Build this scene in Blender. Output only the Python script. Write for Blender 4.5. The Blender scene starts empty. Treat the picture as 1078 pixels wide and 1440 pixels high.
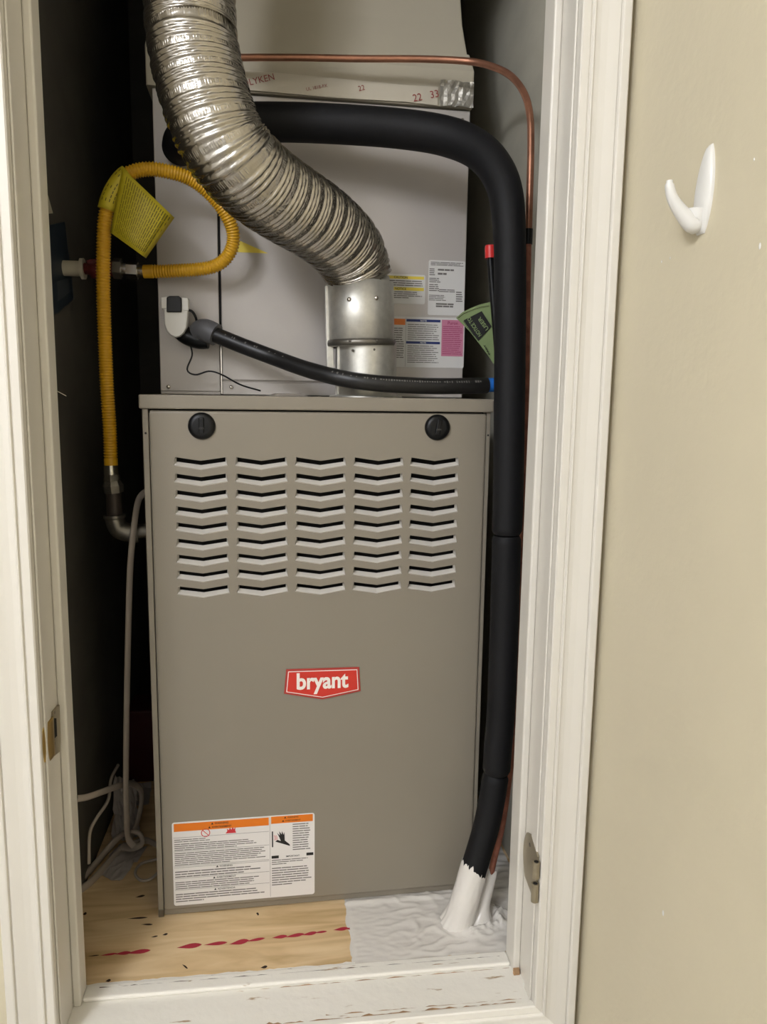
import bpy, bmesh, math, random
from mathutils import Vector, Matrix
random.seed(7)
SC = bpy.context.scene
COL = SC.collection

# ------------------------------------------------------------------ camera
FL, YAW, PITCH, ROLL = 1081.0, -0.13251724, 0.15019322, 0.01418059
CAM = Vector((0.29385, -0.94036, 0.85003))
_f = Vector((-math.sin(YAW)*math.cos(PITCH), math.cos(YAW)*math.cos(PITCH), -math.sin(PITCH)))
_r = Vector((math.cos(YAW), math.sin(YAW), 0))
_u = _r.cross(_f)
RGT = math.cos(ROLL)*_r + math.sin(ROLL)*_u
UPV = -math.sin(ROLL)*_r + math.cos(ROLL)*_u
FWD = _f
cd = bpy.data.cameras.new('camera'); cam = bpy.data.objects.new('camera', cd); COL.objects.link(cam)
cd.sensor_fit = 'VERTICAL'; cd.sensor_height = 36.0; cd.lens = FL/1440*36.0; cd.clip_start = 0.02
M = Matrix.Identity(4)
for i in range(3):
    M[i][0] = RGT[i]; M[i][1] = UPV[i]; M[i][2] = -FWD[i]; M[i][3] = CAM[i]
cam.matrix_world = M
SC.camera = cam

# ------------------------------------------------------------------ world, lights, exposure
SC.view_settings.view_transform = 'Standard'; SC.view_settings.look = 'None'
SC.view_settings.gamma = 1; SC.view_settings.use_curve_mapping = False
SC.view_settings.exposure = 0.0
w = bpy.data.worlds.new('world'); SC.world = w; w.use_nodes = True
w.node_tree.nodes['Background'].inputs[0].default_value = (0.9, 0.88, 0.84, 1)
w.node_tree.nodes['Background'].inputs[1].default_value = 0.06
LAMPS = ((Vector((-0.70, -1.50, 1.92)), 50, 'round bulb ceiling lamp of the hall to the left behind the camera'),
         (Vector((-0.85, -2.45, 1.90)), 38, 'added fill lamp, unseen, at the far end of the hall behind the camera'))  # second lamp added as fill, to carry light deeper into the closet
for lp, en, _l in LAMPS:
    ld = bpy.data.lights.new('hall_or_fill_light', 'POINT'); ld.shadow_soft_size = 0.13; ld.energy = en
    ld.color = (0.96, 0.985, 1.07)
    lo = bpy.data.objects.new('hall_or_fill_light', ld); COL.objects.link(lo); lo.location = lp

# ------------------------------------------------------------------ helpers
def P(px, py, Y):
    """point of the plane y=Y that the photograph shows at (px, py)"""
    d = RGT*((px-539)/FL) + UPV*((720-py)/FL) + FWD
    return CAM + d*((Y-CAM.y)/d.y)
def PX(px, py, X):
    d = RGT*((px-539)/FL) + UPV*((720-py)/FL) + FWD
    return CAM + d*((X-CAM.x)/d.x)
def PZ(px, py, Z=0.0):
    d = RGT*((px-539)/FL) + UPV*((720-py)/FL) + FWD
    return CAM + d*((Z-CAM.z)/d.z)
def s2l(c):
    return tuple((v/255/12.92 if v/255 <= .04045 else ((v/255+.055)/1.055)**2.4) for v in c)
def mat(name, rgb, rough=.5, metal=0.0, vary=0.0, vscale=(6, 6, 6), bump=0.0, bscale=60, rgb2=None, thr=None, spec=.5, coat=0, bdist=.001, detail=4):
    m = bpy.data.materials.new(name); m.use_nodes = True
    nt = m.node_tree; b = nt.nodes['Principled BSDF']
    c = s2l(rgb); b.inputs['Base Color'].default_value = (*c, 1)
    b.inputs['Roughness'].default_value = rough; b.inputs['Metallic'].default_value = metal
    b.inputs['Specular IOR Level'].default_value = spec
    if coat: b.inputs['Coat Weight'].default_value = coat; b.inputs['Coat Roughness'].default_value = .15
    tc = nt.nodes.new('ShaderNodeTexCoord')
    if vary or rgb2:
        mp = nt.nodes.new('ShaderNodeMapping'); mp.inputs['Scale'].default_value = vscale
        nt.links.new(tc.outputs['Object'], mp.inputs[0])
        n = nt.nodes.new('ShaderNodeTexNoise'); n.inputs['Scale'].default_value = 1; n.inputs['Detail'].default_value = detail
        n.inputs['Roughness'].default_value = .6
        nt.links.new(mp.outputs[0], n.inputs[0])
        r = nt.nodes.new('ShaderNodeValToRGB')
        if rgb2:
            a, z = thr or (.45, .6)
            r.color_ramp.elements[0].position = a; r.color_ramp.elements[1].position = z
            r.color_ramp.elements[0].color = (*c, 1); r.color_ramp.elements[1].color = (*s2l(rgb2), 1)
        else:
            r.color_ramp.elements[0].position = .3; r.color_ramp.elements[1].position = .7
            r.color_ramp.elements[0].color = (*[v*(1-vary) for v in c], 1)
            r.color_ramp.elements[1].color = (*[min(1, v*(1+vary)) for v in c], 1)
        nt.links.new(n.outputs[0], r.inputs[0]); nt.links.new(r.outputs[0], b.inputs['Base Color'])
    if bump:
        n2 = nt.nodes.new('ShaderNodeTexNoise'); n2.inputs['Scale'].default_value = bscale; n2.inputs['Detail'].default_value = 3
        nt.links.new(tc.outputs['Object'], n2.inputs[0])
        bp = nt.nodes.new('ShaderNodeBump'); bp.inputs['Strength'].default_value = bump; bp.inputs['Distance'].default_value = bdist
        nt.links.new(n2.outputs[0], bp.inputs['Height']); nt.links.new(bp.outputs[0], b.inputs['Normal'])
    return m

class MB:
    def __init__(s): s.v = []; s.f = []; s.sm = []
    def add(s, vs, fs, smooth=False):
        o = len(s.v); s.v += [tuple(v) for v in vs]; s.f += [tuple(i+o for i in f) for f in fs]; s.sm += [smooth]*len(fs)
        return s
    def box(s, a, b):
        x0, y0, z0 = a; x1, y1, z1 = b
        return s.add([(x0,y0,z0),(x1,y0,z0),(x1,y1,z0),(x0,y1,z0),(x0,y0,z1),(x1,y0,z1),(x1,y1,z1),(x0,y1,z1)],
              [(0,3,2,1),(4,5,6,7),(0,1,5,4),(1,2,6,5),(2,3,7,6),(3,0,4,7)])
    def tube(s, path, rad, seg=20, cap=True, smooth=True, flat=None, prof=None):
        """path: list of Vectors, rad: number or f(i,n) or f(t,ang)"""
        n = len(path); T = []
        for i in range(n):
            a = path[max(0, i-1)]; b = path[min(n-1, i+1)]; T.append((b-a).normalized())
        up = Vector((0, 0, 1)) if abs(T[0].z) < .9 else Vector((0, 1, 0))
        N = (up - T[0]*up.dot(T[0])).normalized(); vs = []
        for i in range(n):
            N = (N - T[i]*N.dot(T[i])).normalized(); B = T[i].cross(N)
            for k in range(seg):
                a = 2*math.pi*k/seg
                r = rad(i, n) if callable(rad) else rad
                if prof: r = r*prof(i, a)
                ca, sa = math.cos(a), math.sin(a)
                if flat: sa *= flat
                vs.append(path[i] + N*(r*ca) + B*(r*sa))
        fs = [(i*seg+k, i*seg+(k+1) % seg, (i+1)*seg+(k+1) % seg, (i+1)*seg+k) for i in range(n-1) for k in range(seg)]
        s.add(vs, fs, smooth)
        if cap:
            s.add(vs[:seg], [tuple(reversed(range(seg)))]); s.add(vs[-seg:], [tuple(range(seg))])
        return s
    def prism(s, pts, y0, y1):
        """polygon pts (x,z) extruded from y0 (front) to y1"""
        n = len(pts)
        s.add([(x, y0, z) for x, z in pts]+[(x, y1, z) for x, z in pts],
              [tuple(range(n)), tuple(reversed(range(n, 2*n)))] + [(i, i+n, (i+1) % n+n, (i+1) % n) for i in range(n)])
        return s
    def xf(s, M):
        s.v = [tuple(M @ Vector(v)) for v in s.v]; return s
    def build(s, name, m, parent=None, bevel=0, sub=0, solid=0, fix=True):
        me = bpy.data.meshes.new(name); me.from_pydata(s.v, [], s.f)
        for p, q in zip(me.polygons, s.sm): p.use_smooth = q
        if fix:
            bm = bmesh.new(); bm.from_mesh(me); bmesh.ops.recalc_face_normals(bm, faces=bm.faces); bm.to_mesh(me); bm.free()
        me.materials.append(m)
        o = bpy.data.objects.new(name, me); COL.objects.link(o)
        if parent: o.parent = parent
        if bevel:
            b = o.modifiers.new('bevel', 'BEVEL'); b.width = bevel; b.segments = 2; b.limit_method = 'ANGLE'; b.angle_limit = math.radians(40)
            b.harden_normals = False
        if solid:
            b = o.modifiers.new('solid', 'SOLIDIFY'); b.thickness = solid; b.offset = 0
        if sub:
            b = o.modifiers.new('sub', 'SUBSURF'); b.levels = sub; b.render_levels = sub
        return o
def tag(o, label, cat, group=None, kind=None):
    if label: o['label'] = label
    if cat: o['category'] = cat
    if group: o['group'] = group
    if kind: o['kind'] = kind
    return o
def empty(name, loc, label, cat, rz=0, group=None):
    o = bpy.data.objects.new(name, None); COL.objects.link(o); o.location = loc; o.rotation_euler[2] = rz
    o.empty_display_size = .05
    return tag(o, label, cat, group)
def world_empty(name, base, label, cat, group=None):
    """thing whose parts are modelled in world coordinates: the Empty stands at its base, the parts are shifted back"""
    o = empty(name, base, label, cat, 0, group); return o
def struct(mb, name, m, **k):
    o = mb.build(name, m, **k); o['kind'] = 'structure'; return o
def W(mb, name, m, root, **k):
    """part given in world coordinates below a root Empty"""
    off = Vector(root.location); mb.v = [tuple(Vector(v)-off) for v in mb.v]
    return mb.build(name, m, root, **k)
def cat_rom(pts, n=12):
    pts = [Vector(p) for p in pts]; out = []
    e = [pts[0]*2-pts[1]]+pts+[pts[-1]*2-pts[-2]]
    for i in range(1, len(e)-2):
        p0, p1, p2, p3 = e[i-1], e[i], e[i+1], e[i+2]
        for k in range(n):
            t = k/n
            out.append(.5*((2*p1)+(p2-p0)*t+(2*p0-5*p1+4*p2-p3)*t*t+(3*p1-p0-3*p2+p3)*t**3))
    out.append(pts[-1]); return out
def resample(path, step):
    L = [0]
    for a, b in zip(path, path[1:]): L.append(L[-1]+(b-a).length)
    n = max(2, int(L[-1]/step)); out = []; j = 0
    for i in range(n+1):
        t = L[-1]*i/n
        while j < len(L)-2 and L[j+1] < t: j += 1
        out.append(path[j].lerp(path[j+1], (t-L[j])/max(1e-9, L[j+1]-L[j])))
    return out
def rrect(x0, z0, x1, z1, r, n=5):
    pts = []
    for cx, cz, a0 in ((x1-r, z0+r, -90), (x1-r, z1-r, 0), (x0+r, z1-r, 90), (x0+r, z0+r, 180)):
        for k in range(n+1):
            a = math.radians(a0+90*k/n); pts.append((cx+r*math.cos(a), cz+r*math.sin(a)))
    return pts
_tc = 0
def text_mb(s, h, bold=0.0, sx=1.0, align='CENTER', extr=0.0):
    """flat lettering in x/z, capital height h, centred at 0"""
    c = bpy.data.curves.new('t', 'FONT'); c.body = s; c.size = 1; c.offset = bold; c.align_x = align; c.resolution_u = 4
    o = bpy.data.objects.new('t', c); COL.objects.link(o)
    dg = bpy.context.evaluated_depsgraph_get(); me = bpy.data.meshes.new_from_object(o.evaluated_get(dg))
    mb = MB(); k = h/.7
    mb.add([(v.co.x*k*sx, 0, v.co.y*k) for v in me.vertices], [tuple(p.vertices) for p in me.polygons])
    bpy.data.objects.remove(o); bpy.data.curves.remove(c); bpy.data.meshes.remove(me)
    return mb
def shift(mb, d):
    mb.v = [(v[0]+d[0], v[1]+d[1], v[2]+d[2]) for v in mb.v]; return mb
def fine_lines(mb, x0, x1, ztop, zbot, n, y, fill=.45, last=1.0, rnd=random):
    """rows of word-like dashes"""
    p = (ztop-zbot)/n
    for i in range(n):
        z = ztop-(i+.5)*p; x = x0; xe = x0+(x1-x0)*(last if i == n-1 else rnd.uniform(.82, 1))
        while x < xe:
            wl = min(rnd.uniform(.008, .022), xe-x)
            mb.add([(x, y, z-p*fill/2), (x+wl, y, z-p*fill/2), (x+wl, y, z+p*fill/2), (x, y, z+p*fill/2)], [(0, 1, 2, 3)])
            x += wl+.0009
    return mb
def rect(mb, x0, z0, x1, z1, y):
    return mb.add([(x0, y, z0), (x1, y, z0), (x1, y, z1), (x0, y, z1)], [(0, 1, 2, 3)])

# ------------------------------------------------------------------ materials
m_trim = mat('white_gloss_trim_paint', (223, 218, 207), .36, vary=.012, vscale=(5, 5, 3), bump=.10, bscale=30, bdist=.0004)
m_sill = mat('chipped_white_paint', (243, 239, 229), .45, rgb2=(176, 150, 116), thr=(.66, .72), vscale=(14, 60, 60), bump=.7, bscale=50, bdist=.002)
m_wall = mat('beige_wall_paint', (212, 202, 175), .6, vary=.02, bump=.5, bscale=75, bdist=.0012)
m_ceil = mat('ceiling_paint', (232, 230, 224), .8)
m_hall = mat('hall_white_paint', (228, 227, 224), .7)
m_rfloor = mat('hall_floor', (165, 160, 152), .5, vary=.1)
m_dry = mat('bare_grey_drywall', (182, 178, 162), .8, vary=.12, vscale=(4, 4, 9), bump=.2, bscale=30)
m_dryL = mat('shaded_drywall', (84, 80, 73), .85, vary=.2, vscale=(4, 5, 7), bump=.2, bscale=30)  # drywall darkened: shade on left and back closet walls put into the colour
m_furn = mat('taupe_enamel', (138, 130, 116), .36, vary=.012, spec=.45, bump=.05, bscale=300, bdist=.0003)
m_blade = mat('taupe_enamel_louver_lit', (208, 203, 194), .30, spec=.6)  # door enamel lightened: light caught by the tilted blades put into the colour
m_coil = mat('grey_satin_steel', (184, 178, 172), .38, .2, vary=.05, vscale=(3, 3, 2.2))
m_dark = mat('dark_seam_and_shade', (16, 14, 12), .9)
m_alu = mat('ribbed_aluminium', (178, 173, 164), .24, 1.0, bump=.05, bscale=220, bdist=.0006)
m_galv = mat('galvanised_steel', (200, 198, 190), .42, .75, vary=.10, vscale=(90, 90, 90), bump=.08, bscale=200)
m_galvd = mat('dull_cast_fitting', (120, 116, 108), .4, .85, vary=.15, vscale=(60, 60, 60), bump=.3, bscale=150)
m_foam = mat('black_foam_insulation', (19, 19, 21), .62, vary=.12, vscale=(25, 25, 12), bump=.2, bscale=120, spec=.25)
m_cop = mat('copper', (164, 116, 92), .42, .75, vary=.25, vscale=(20, 20, 30))
m_copd = mat('aged_copper', (168, 108, 88), .5, .35, vary=.3, vscale=(60, 60, 60))
m_yel = mat('yellow_coated_hose', (206, 156, 26), .42, vary=.06)
m_tag = mat('yellow_tag_vinyl', (196, 178, 36), .5, vary=.06)
m_tagp = mat('tag_print', (92, 86, 14), .6)
m_chr = mat('plated_nut', (200, 196, 186), .25, 1.0)
m_blk = mat('black_plastic', (9, 10, 12), .38, spec=.3)
m_blkp = mat('black_poly_hose', (20, 19, 19), .42, vary=.1, vscale=(60, 60, 60))
m_hprint = mat('pale_hose_print', (105, 102, 98), .6)
m_wht = mat('white_plastic', (226, 224, 218), .3)
m_grey = mat('grey_pvc', (92, 92, 94), .4)
m_pvc = mat('off_white_pvc', (185, 178, 160), .45)
m_drk_red = mat('dark_red_valve', (92, 26, 26), .45)
m_red = mat('red_plastic', (212, 52, 50), .35)
m_blue = mat('blue_tape', (24, 104, 190), .5)
m_green = mat('sage_paper', (128, 146, 98), .7, vary=.04)
m_ink = mat('black_ink', (22, 22, 22), .6)
m_ink2 = mat('grey_ink', (112, 108, 104), .6)
m_lab = mat('label_paper', (228, 224, 220), .4)
m_lab2 = mat('aged_label_paper', (212, 210, 206), .45)
m_or = mat('orange_ink', (226, 120, 20), .45)
m_yl = mat('yellow_ink', (226, 204, 74), .45)
m_nvy = mat('navy_ink', (28, 46, 104), .45)
m_pink = mat('pink_ink', (196, 124, 150), .45)
m_mag = mat('magenta_ink', (150, 40, 92), .45)
m_rink = mat('red_ink', (206, 50, 58), .45)
m_badge = mat('badge_red', (206, 52, 40), .35)
m_badge2 = mat('badge_red_edge', (176, 58, 50), .4)
m_bwht = mat('badge_white', (244, 236, 228), .4)
m_board = mat('foil_faced_duct_board', (184, 176, 156), .48, .12, vary=.03, vscale=(3, 3, 5), bump=.5, bscale=9, bdist=.004)
m_tape = mat('printed_foil_tape', (198, 190, 172), .42, .1, bump=.4, bscale=50)
m_tred = mat('tape_red_print', (150, 66, 62), .5)
m_foil = mat('crumpled_foil', (176, 172, 162), .42, .6, bump=.6, bscale=90, bdist=.004)
m_mast = mat('white_mastic', (226, 221, 213), .25, vary=.02, vscale=(30, 30, 30), bump=.3, bscale=60, bdist=.002)
m_cable = mat('grey_white_cable', (176, 165, 154), .5)
m_paper = mat('crumpled_paper', (180, 172, 168), .7)
m_rbag = mat('dark_red_plastic', (70, 10, 18), .5)
m_brass = mat('brass', (196, 166, 96), .32, 1.0)
m_nick = mat('satin_nickel', (160, 150, 128), .38, .6)
m_plate = mat('dark_blue_sticker', (38, 50, 62), .5)
m_plate2 = mat('sticker_pale_patch', (70, 76, 82), .5)
m_mark = mat('red_grade_mark', (176, 44, 62), .7)
m_knot = mat('dark_knot', (52, 34, 20), .8)
m_silver = mat('bright_steel', (205, 200, 192), .2, 1.0)

# plywood
def ply():
    m = mat('plywood', (196, 166, 118), .62)
    nt = m.node_tree; b = nt.nodes['Principled BSDF']
    tc = nt.nodes.new('ShaderNodeTexCoord'); mp = nt.nodes.new('ShaderNodeMapping'); mp.inputs['Scale'].default_value = (2.2, 16, 1)
    nt.links.new(tc.outputs['Object'], mp.inputs[0])
    n = nt.nodes.new('ShaderNodeTexNoise'); n.inputs['Scale'].default_value = 2.2; n.inputs['Detail'].default_value = 7; n.inputs['Distortion'].default_value = 1.2
    nt.links.new(mp.outputs[0], n.inputs[0])
    r = nt.nodes.new('ShaderNodeValToRGB'); e = r.color_ramp.elements
    e[0].position = .28; e[0].color = (*s2l((200, 168, 120)), 1); e[1].position = .72; e[1].color = (*s2l((238, 212, 170)), 1)
    x = e.new(.5); x.color = (*s2l((224, 194, 148)), 1)
    nt.links.new(n.outputs[0], r.inputs[0]); nt.links.new(r.outputs[0], b.inputs['Base Color'])
    return m
m_ply = ply()

# ------------------------------------------------------------------ room shell
XO = 0.6434                    # clear opening 0 .. XO, z 0 .. ZT
ZT = 1.66; XR = 0.7080; FZ = -0.45; CZ = 2.06; BX = -1.7; BY = -3.3
JT = .019
fw = MB()
fw.box((BX, 0, FZ), (-JT, .0995, CZ)).box((XO+JT, 0, FZ), (XR, .0995, CZ))
fw.box((-JT, 0, ZT+JT), (XO+JT, .0995, CZ)).box((-JT, 0, FZ), (XO+JT, .0995, -.03))
struct(fw, 'wall_front', m_wall)
struct(MB().box((XR, BY, FZ), (XR+.1, .0995, CZ)), 'wall_right', m_wall)
struct(MB().box((BX-.1, BY, FZ), (BX, .0995, CZ)), 'wall_left', m_hall)
struct(MB().box((BX-.1, BY-.1, FZ), (XR+.1, BY, CZ)), 'wall_rear', m_hall)
struct(MB().box((BX-.1, BY-.1, FZ-.05), (XR+.1, .0995, FZ)), 'floor', m_rfloor)
struct(MB().box((BX-.1, BY-.1, CZ), (XR+.1, 1.2, CZ+.05)), 'ceiling', m_ceil)
CL = -.05; CR = .7095; CB = 1.035
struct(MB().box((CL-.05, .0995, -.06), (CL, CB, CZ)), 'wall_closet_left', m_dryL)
struct(MB().box((CR, .0995, -.06), (CR+.05, CB, CZ)), 'wall_closet_right', m_dry)
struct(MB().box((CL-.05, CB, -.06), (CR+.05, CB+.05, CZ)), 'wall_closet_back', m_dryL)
fl = struct(MB().box((CL, .0995, -.03), (CR, CB, 0)), 'floor_closet', m_ply)

# casing: four mitred sides of one moulded profile
prof = [(0, .0), (0, .007), (.0015, .0088), (.0095, .0095), (.0115, .0085), (.0125, .012), (.0145, .0125), (.0155, .0105),
        (.022, .0105), (.030, .0118), (.038, .0138), (.0435, .0150), (.0445, .0135), (.0458, .0170), (.0475, .0176), (.0555, .0176), (.057, .0162), (.057, 0)]
def corner(k, u):
    return [(-u, -u), (XO+u, -u), (XO+u, ZT+u), (-u, ZT+u)][k % 4]
R = .0
for k, nm in enumerate(('trim_1', 'trim_2', 'trim_3', 'trim_4')):
    mb = MB(); vs = []
    for e in (k, k+1):
        for u, h in prof:
            x, z = corner(e, u+R); vs.append((x, -h, z))
    n = len(prof)
    mb.add(vs, [(i, i+1, n+i+1, n+i) for i in range(n-1)])
    mb.add(vs, [tuple(range(n)), tuple(reversed(range(n, 2*n)))])
    struct(mb, nm, m_sill if k == 0 else m_trim)
# jambs and sill (boards lining the opening), with raised stops
ZS = -.003
struct(MB().box((-JT, 0.0, ZS), (0, .0995, ZT)), 'trim_5', m_trim, bevel=.001)
struct(MB().box((XO, 0.0, ZS), (XO+JT, .0995, ZT)), 'trim_6', m_trim, bevel=.001)
struct(MB().box((-JT, 0.0, ZT), (XO+JT, .0995, ZT+JT)), 'trim_7', m_trim)
struct(MB().box((-JT, 0.0, -.03), (XO+JT, .0995, ZS)), 'trim_8', m_sill)
def stop(name, a, b, m=m_trim): return struct(MB().box(a, b), name, m, bevel=.0025)
stop('trim_9', (0, .066, ZS), (.0108, .0995, ZT))
stop('trim_10', (XO-.0108, .060, ZS), (XO, .0995, ZT))
stop('trim_11', (.0108, .066, ZT-.0108), (XO-.0108, .0995, ZT))
stop('trim_12', (.0108, .073, ZS), (XO-.0108, .0995, .004), m_sill)
# thin second moulding step on the jambs (old weather strip, painted over)
stop('trim_13', (0, .004, ZS), (.003, .024, ZT))
stop('trim_14', (XO-.003, .006, ZS), (XO, .030, ZT))

# flaked paint along the sill joints
def ragged(y0, y1, z, x0, x1, w0, w1, seed, name, m, par, step=.006, gap=.0):
    from mathutils import noise as nz
    mb = MB(); n = int((x1-x0)/step); lo_, hi_ = [], []
    for i in range(n+1):
        x = x0+(x1-x0)*i/n; y = y0+(y1-y0)*i/n
        h = max(.0, w0+w1*nz.noise(Vector((x*45, seed, 1)))+w1*.5*nz.noise(Vector((x*160, seed, 2))))
        lo_.append((x, y, z)); hi_.append((x, y+h, z))
    mb.add(lo_+hi_, [(i, i+1, n+2+i, n+1+i) for i in range(n) if hi_[i][1]-lo_[i][1] > gap or hi_[i+1][1]-lo_[i+1][1] > gap])
    return mb.build(name, m, par)
m_flake = mat('bare_wood_flake', (168, 134, 98), .8, vary=.3, vscale=(60, 60, 60))
m_crack = mat('dark_crack', (92, 74, 62), .9)
sill = bpy.data.objects['trim_8']; sst = bpy.data.objects['trim_12']
ragged(.0045, .0045, ZS+.0003, .02, .62, .0012, .0065, 1, 'flaked_strip', m_flake, sill)
ragged(.012, .010, ZS+.0003, .35, .63, .0004, .0040, 2, 'flaked_strip', m_flake, sill)
ragged(.0705, .0705, ZS+.0003, .25, .63, .0007, .0034, 3, 'flaked_strip', m_flake, sill)
ragged(.091, .088, .0043, .03, .62, .0003, .0020, 4, 'crack', m_crack, sst)
ragged(.0805, .082, .0043, .45, .60, -.0006, .0050, 5, 'flaked_strip', m_flake, sst)
ragged(.0996, .0996, .0006, .0, .41, .0052, .0030, 6, 'paint_lip', m_sill, fl)
ragged(.0997, .0997, .0009, .06, .40, .0010, .0022, 7, 'crack', m_crack, fl)
struct(MB().box((XO-.0108, .055, ZS), (XO-.002, .0598, .006)), 'trim_15', m_flake)

# ------------------------------------------------------------------ ceiling lamp of the hall and the added fill lamp (outside the frame)
ring = [(0, 0), (.07, 0), (.075, -.01), (.07, -.02), (.03, -.022), (.012, -.022), (.012, -.03)]
def lathe(pr, seg=40, smooth=True):
    mb = MB(); vs = [(r*math.cos(2*math.pi*k/seg), r*math.sin(2*math.pi*k/seg), z) for r, z in pr for k in range(seg)]
    mb.add(vs, [(i*seg+k, i*seg+(k+1) % seg, (i+1)*seg+(k+1) % seg, (i+1)*seg+k) for i in range(len(pr)-1) for k in range(seg)], smooth)
    return mb
me_ = bpy.data.materials.new('lamp_glow'); me_.use_nodes = True
_b = me_.node_tree.nodes['Principled BSDF']; _b.inputs['Emission Color'].default_value = (1, .93, .82, 1); _b.inputs['Emission Strength'].default_value = 8
for lp, en, lbl in LAMPS:
    cl = empty('hall_or_fill_lamp', (lp.x, lp.y, CZ), lbl, 'lamp')
    lathe(ring[:-1]).build('lamp_ring', m_wht, cl)
    lathe([(.012*math.sin(math.pi*k/12)+.0001, -.024-.012*(1-math.cos(math.pi*k/12))) for k in range(13)]).build('bulb', me_, cl)

# ------------------------------------------------------------------ furnace
PH = .02524; FO = Vector((.0896, .2375, 0)); FWd = .533; FH = .847; FD = .737
furn = empty('gas_furnace', FO, 'taupe enamel gas furnace with chevron louvres and a red badge, standing in the closet', 'furnace', PH)
cab = MB()
cab.box((0, .004, .0), (.0085, .03, .826)).box((.5265, .004, 0), (FWd, .03, .826))          # front flanges
cab.box((0, .03, 0), (.002, FD, .845)).box((FWd-.002, .03, 0), (FWd, FD, .845)).box((0, FD-.002, 0), (FWd, FD, .845)).box((0, .03, 0), (FWd, FD, .004))
cab.build('cabinet', m_furn, furn, bevel=.0008)
MB().box((.0087, .022, .0), (.5263, .024, .83)).build('interior_shade', m_dark, furn)  # dark sheet standing in for the shade inside, behind the louvers
tc_ = MB().box((-.0035, -.0035, .8262), (FWd+.0025, .012, FH)).build('top_rail', m_furn, furn, bevel=.0022)
MB().box((-.0015, .012, .843), (FWd+.001, FD, .8468)).build('top_panel', m_galv, furn)
for x in (.0042, .5298):
    lathe([(.0001, 0), (.0016, 0)], 12).xf(Matrix.Translation((x, .0038, .79)) @ Matrix.Rotation(math.pi/2, 4, 'X')).build('screw_hole', m_dark, furn)
MB().box((.0005, .002, .002), (.0085, .0035, .014)).build('foot_bracket', m_galvd, furn)
# door sheet with chevron openings
DX0, DX1, DZ0, DZ1 = .0098, .5258, .0025, .8238
colx = [.0437, .1338, .2238, .3142, .4035]; LW = .0792; pitch = .02478; ztop = .7548; NR = 9
TI = .0024
def hole(ci, ri):
    x = colx[ci]; z = ztop-ri*pitch
    return dict(TL=(x+TI, z), TM=(x+LW/2, z-.0055), TR=(x+LW-TI, z), BL=(x, z-.0130), BM=(x+LW/2, z-.0196), BR=(x+LW, z-.0130))
door = MB()
ed = .004
def face(pts): door.add([(x, 0, z) for x, z in pts], [tuple(range(len(pts)))])
zT, zB = DZ1-ed, .0165
for ci in range(5):
    for (a, b, c, d) in (('TL', 'TM', 'BL', 'BM'), ('TM', 'TR', 'BM', 'BR')):
        h0 = hole(ci, 0)
        face([h0[a], h0[b], (h0[b][0], zT), (h0[a][0], zT)])
        for ri in range(NR-1):
            h = hole(ci, ri); g = hole(ci, ri+1)
            face([g[a], g[b], h[d], h[c]])
        h = hole(ci, NR-1)
        face([(h[c][0], zB), (h[d][0], zB), h[d], h[c]])
for g in range(6):
    pts = []
    if g == 0: pts += [(DX0+ed, zT), (DX0+ed, zB)]
    else:
        ci = g-1; pts += [(hole(ci, 0)['TR'][0], zT)]
        for ri in range(NR): pts += [hole(ci, ri)['TR'], hole(ci, ri)['BR']]
        pts += [(hole(ci, NR-1)['BR'][0], zB)]
    if g == 5: pts += [(DX1-ed, zB), (DX1-ed, zT)]
    else:
        ci = g; pts += [(hole(ci, NR-1)['BL'][0], zB)]
        for ri in reversed(range(NR)): pts += [hole(ci, ri)['BL'], hole(ci, ri)['TL']]
        pts += [(hole(ci, 0)['TL'][0], zT)]
    face(pts)
# rolled edges
for s, (x0, x1) in ((0, (DX0+ed, DX0)), (1, (DX1-ed, DX1))):
    a = [(x0, 0), (x0+(x1-x0)*.6, .0006), (x1, .003), (x1, .02)]
    for (p, q) in zip(a, a[1:]):
        door.add([(p[0], p[1], zB), (p[0], p[1], zT), (q[0], q[1], zT), (q[0], q[1], zB)], [(0, 1, 2, 3)], True)
a = [(zT, 0), (zT+ed*.6, .0006), (DZ1, .003), (DZ1, .02)]
for (p, q) in zip(a, a[1:]):
    door.add([(DX0+ed*.5, p[1], p[0]), (DX1-ed*.5, p[1], p[0]), (DX1-ed*.5, q[1], q[0]), (DX0+ed*.5, q[1], q[0])], [(0, 1, 2, 3)], True)
a = [(zB, 0), (.015, .0012), (.0135, .0045), (DZ0, .006), (DZ0, .02)]
for (p, q) in zip(a, a[1:]):
    door.add([(DX0, p[1], p[0]), (DX1, p[1], p[0]), (DX1, q[1], q[0]), (DX0, q[1], q[0])], [(0, 1, 2, 3)])
dro = door.build('front_door', m_furn, furn)
# louver blade shared by all 45
lb = MB(); d = .0085; D2 = .0074
TL, TM, TR = (TI, 0), (LW/2, -.0055), (LW-TI, 0); BL, BM, BR = (0, -.0130), (LW/2, -.0196), (LW, -.0130)
iL, iM, iR = (.0036, -D2), (LW/2, -.0052-D2), (LW-.0036, -D2)
g = .0016
def mid(a, b, t): return (a[0]+(b[0]-a[0])*t, a[1]+(b[1]-a[1])*t)
v = [(BL[0], 0, BL[1]), (BM[0], 0, BM[1]), (BR[0], 0, BR[1]),
     (iL[0], d, iL[1]), (iM[0], d, iM[1]), (iR[0], d, iR[1]), (TL[0], 0, TL[1]), (TR[0], 0, TR[1]), (TL[0]+.0012, d, TL[1]), (TR[0]-.0012, d, TR[1])]
lb.add(v, [(0, 1, 4, 3), (1, 2, 5, 4), (0, 3, 8, 6), (2, 7, 9, 5)])
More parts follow.
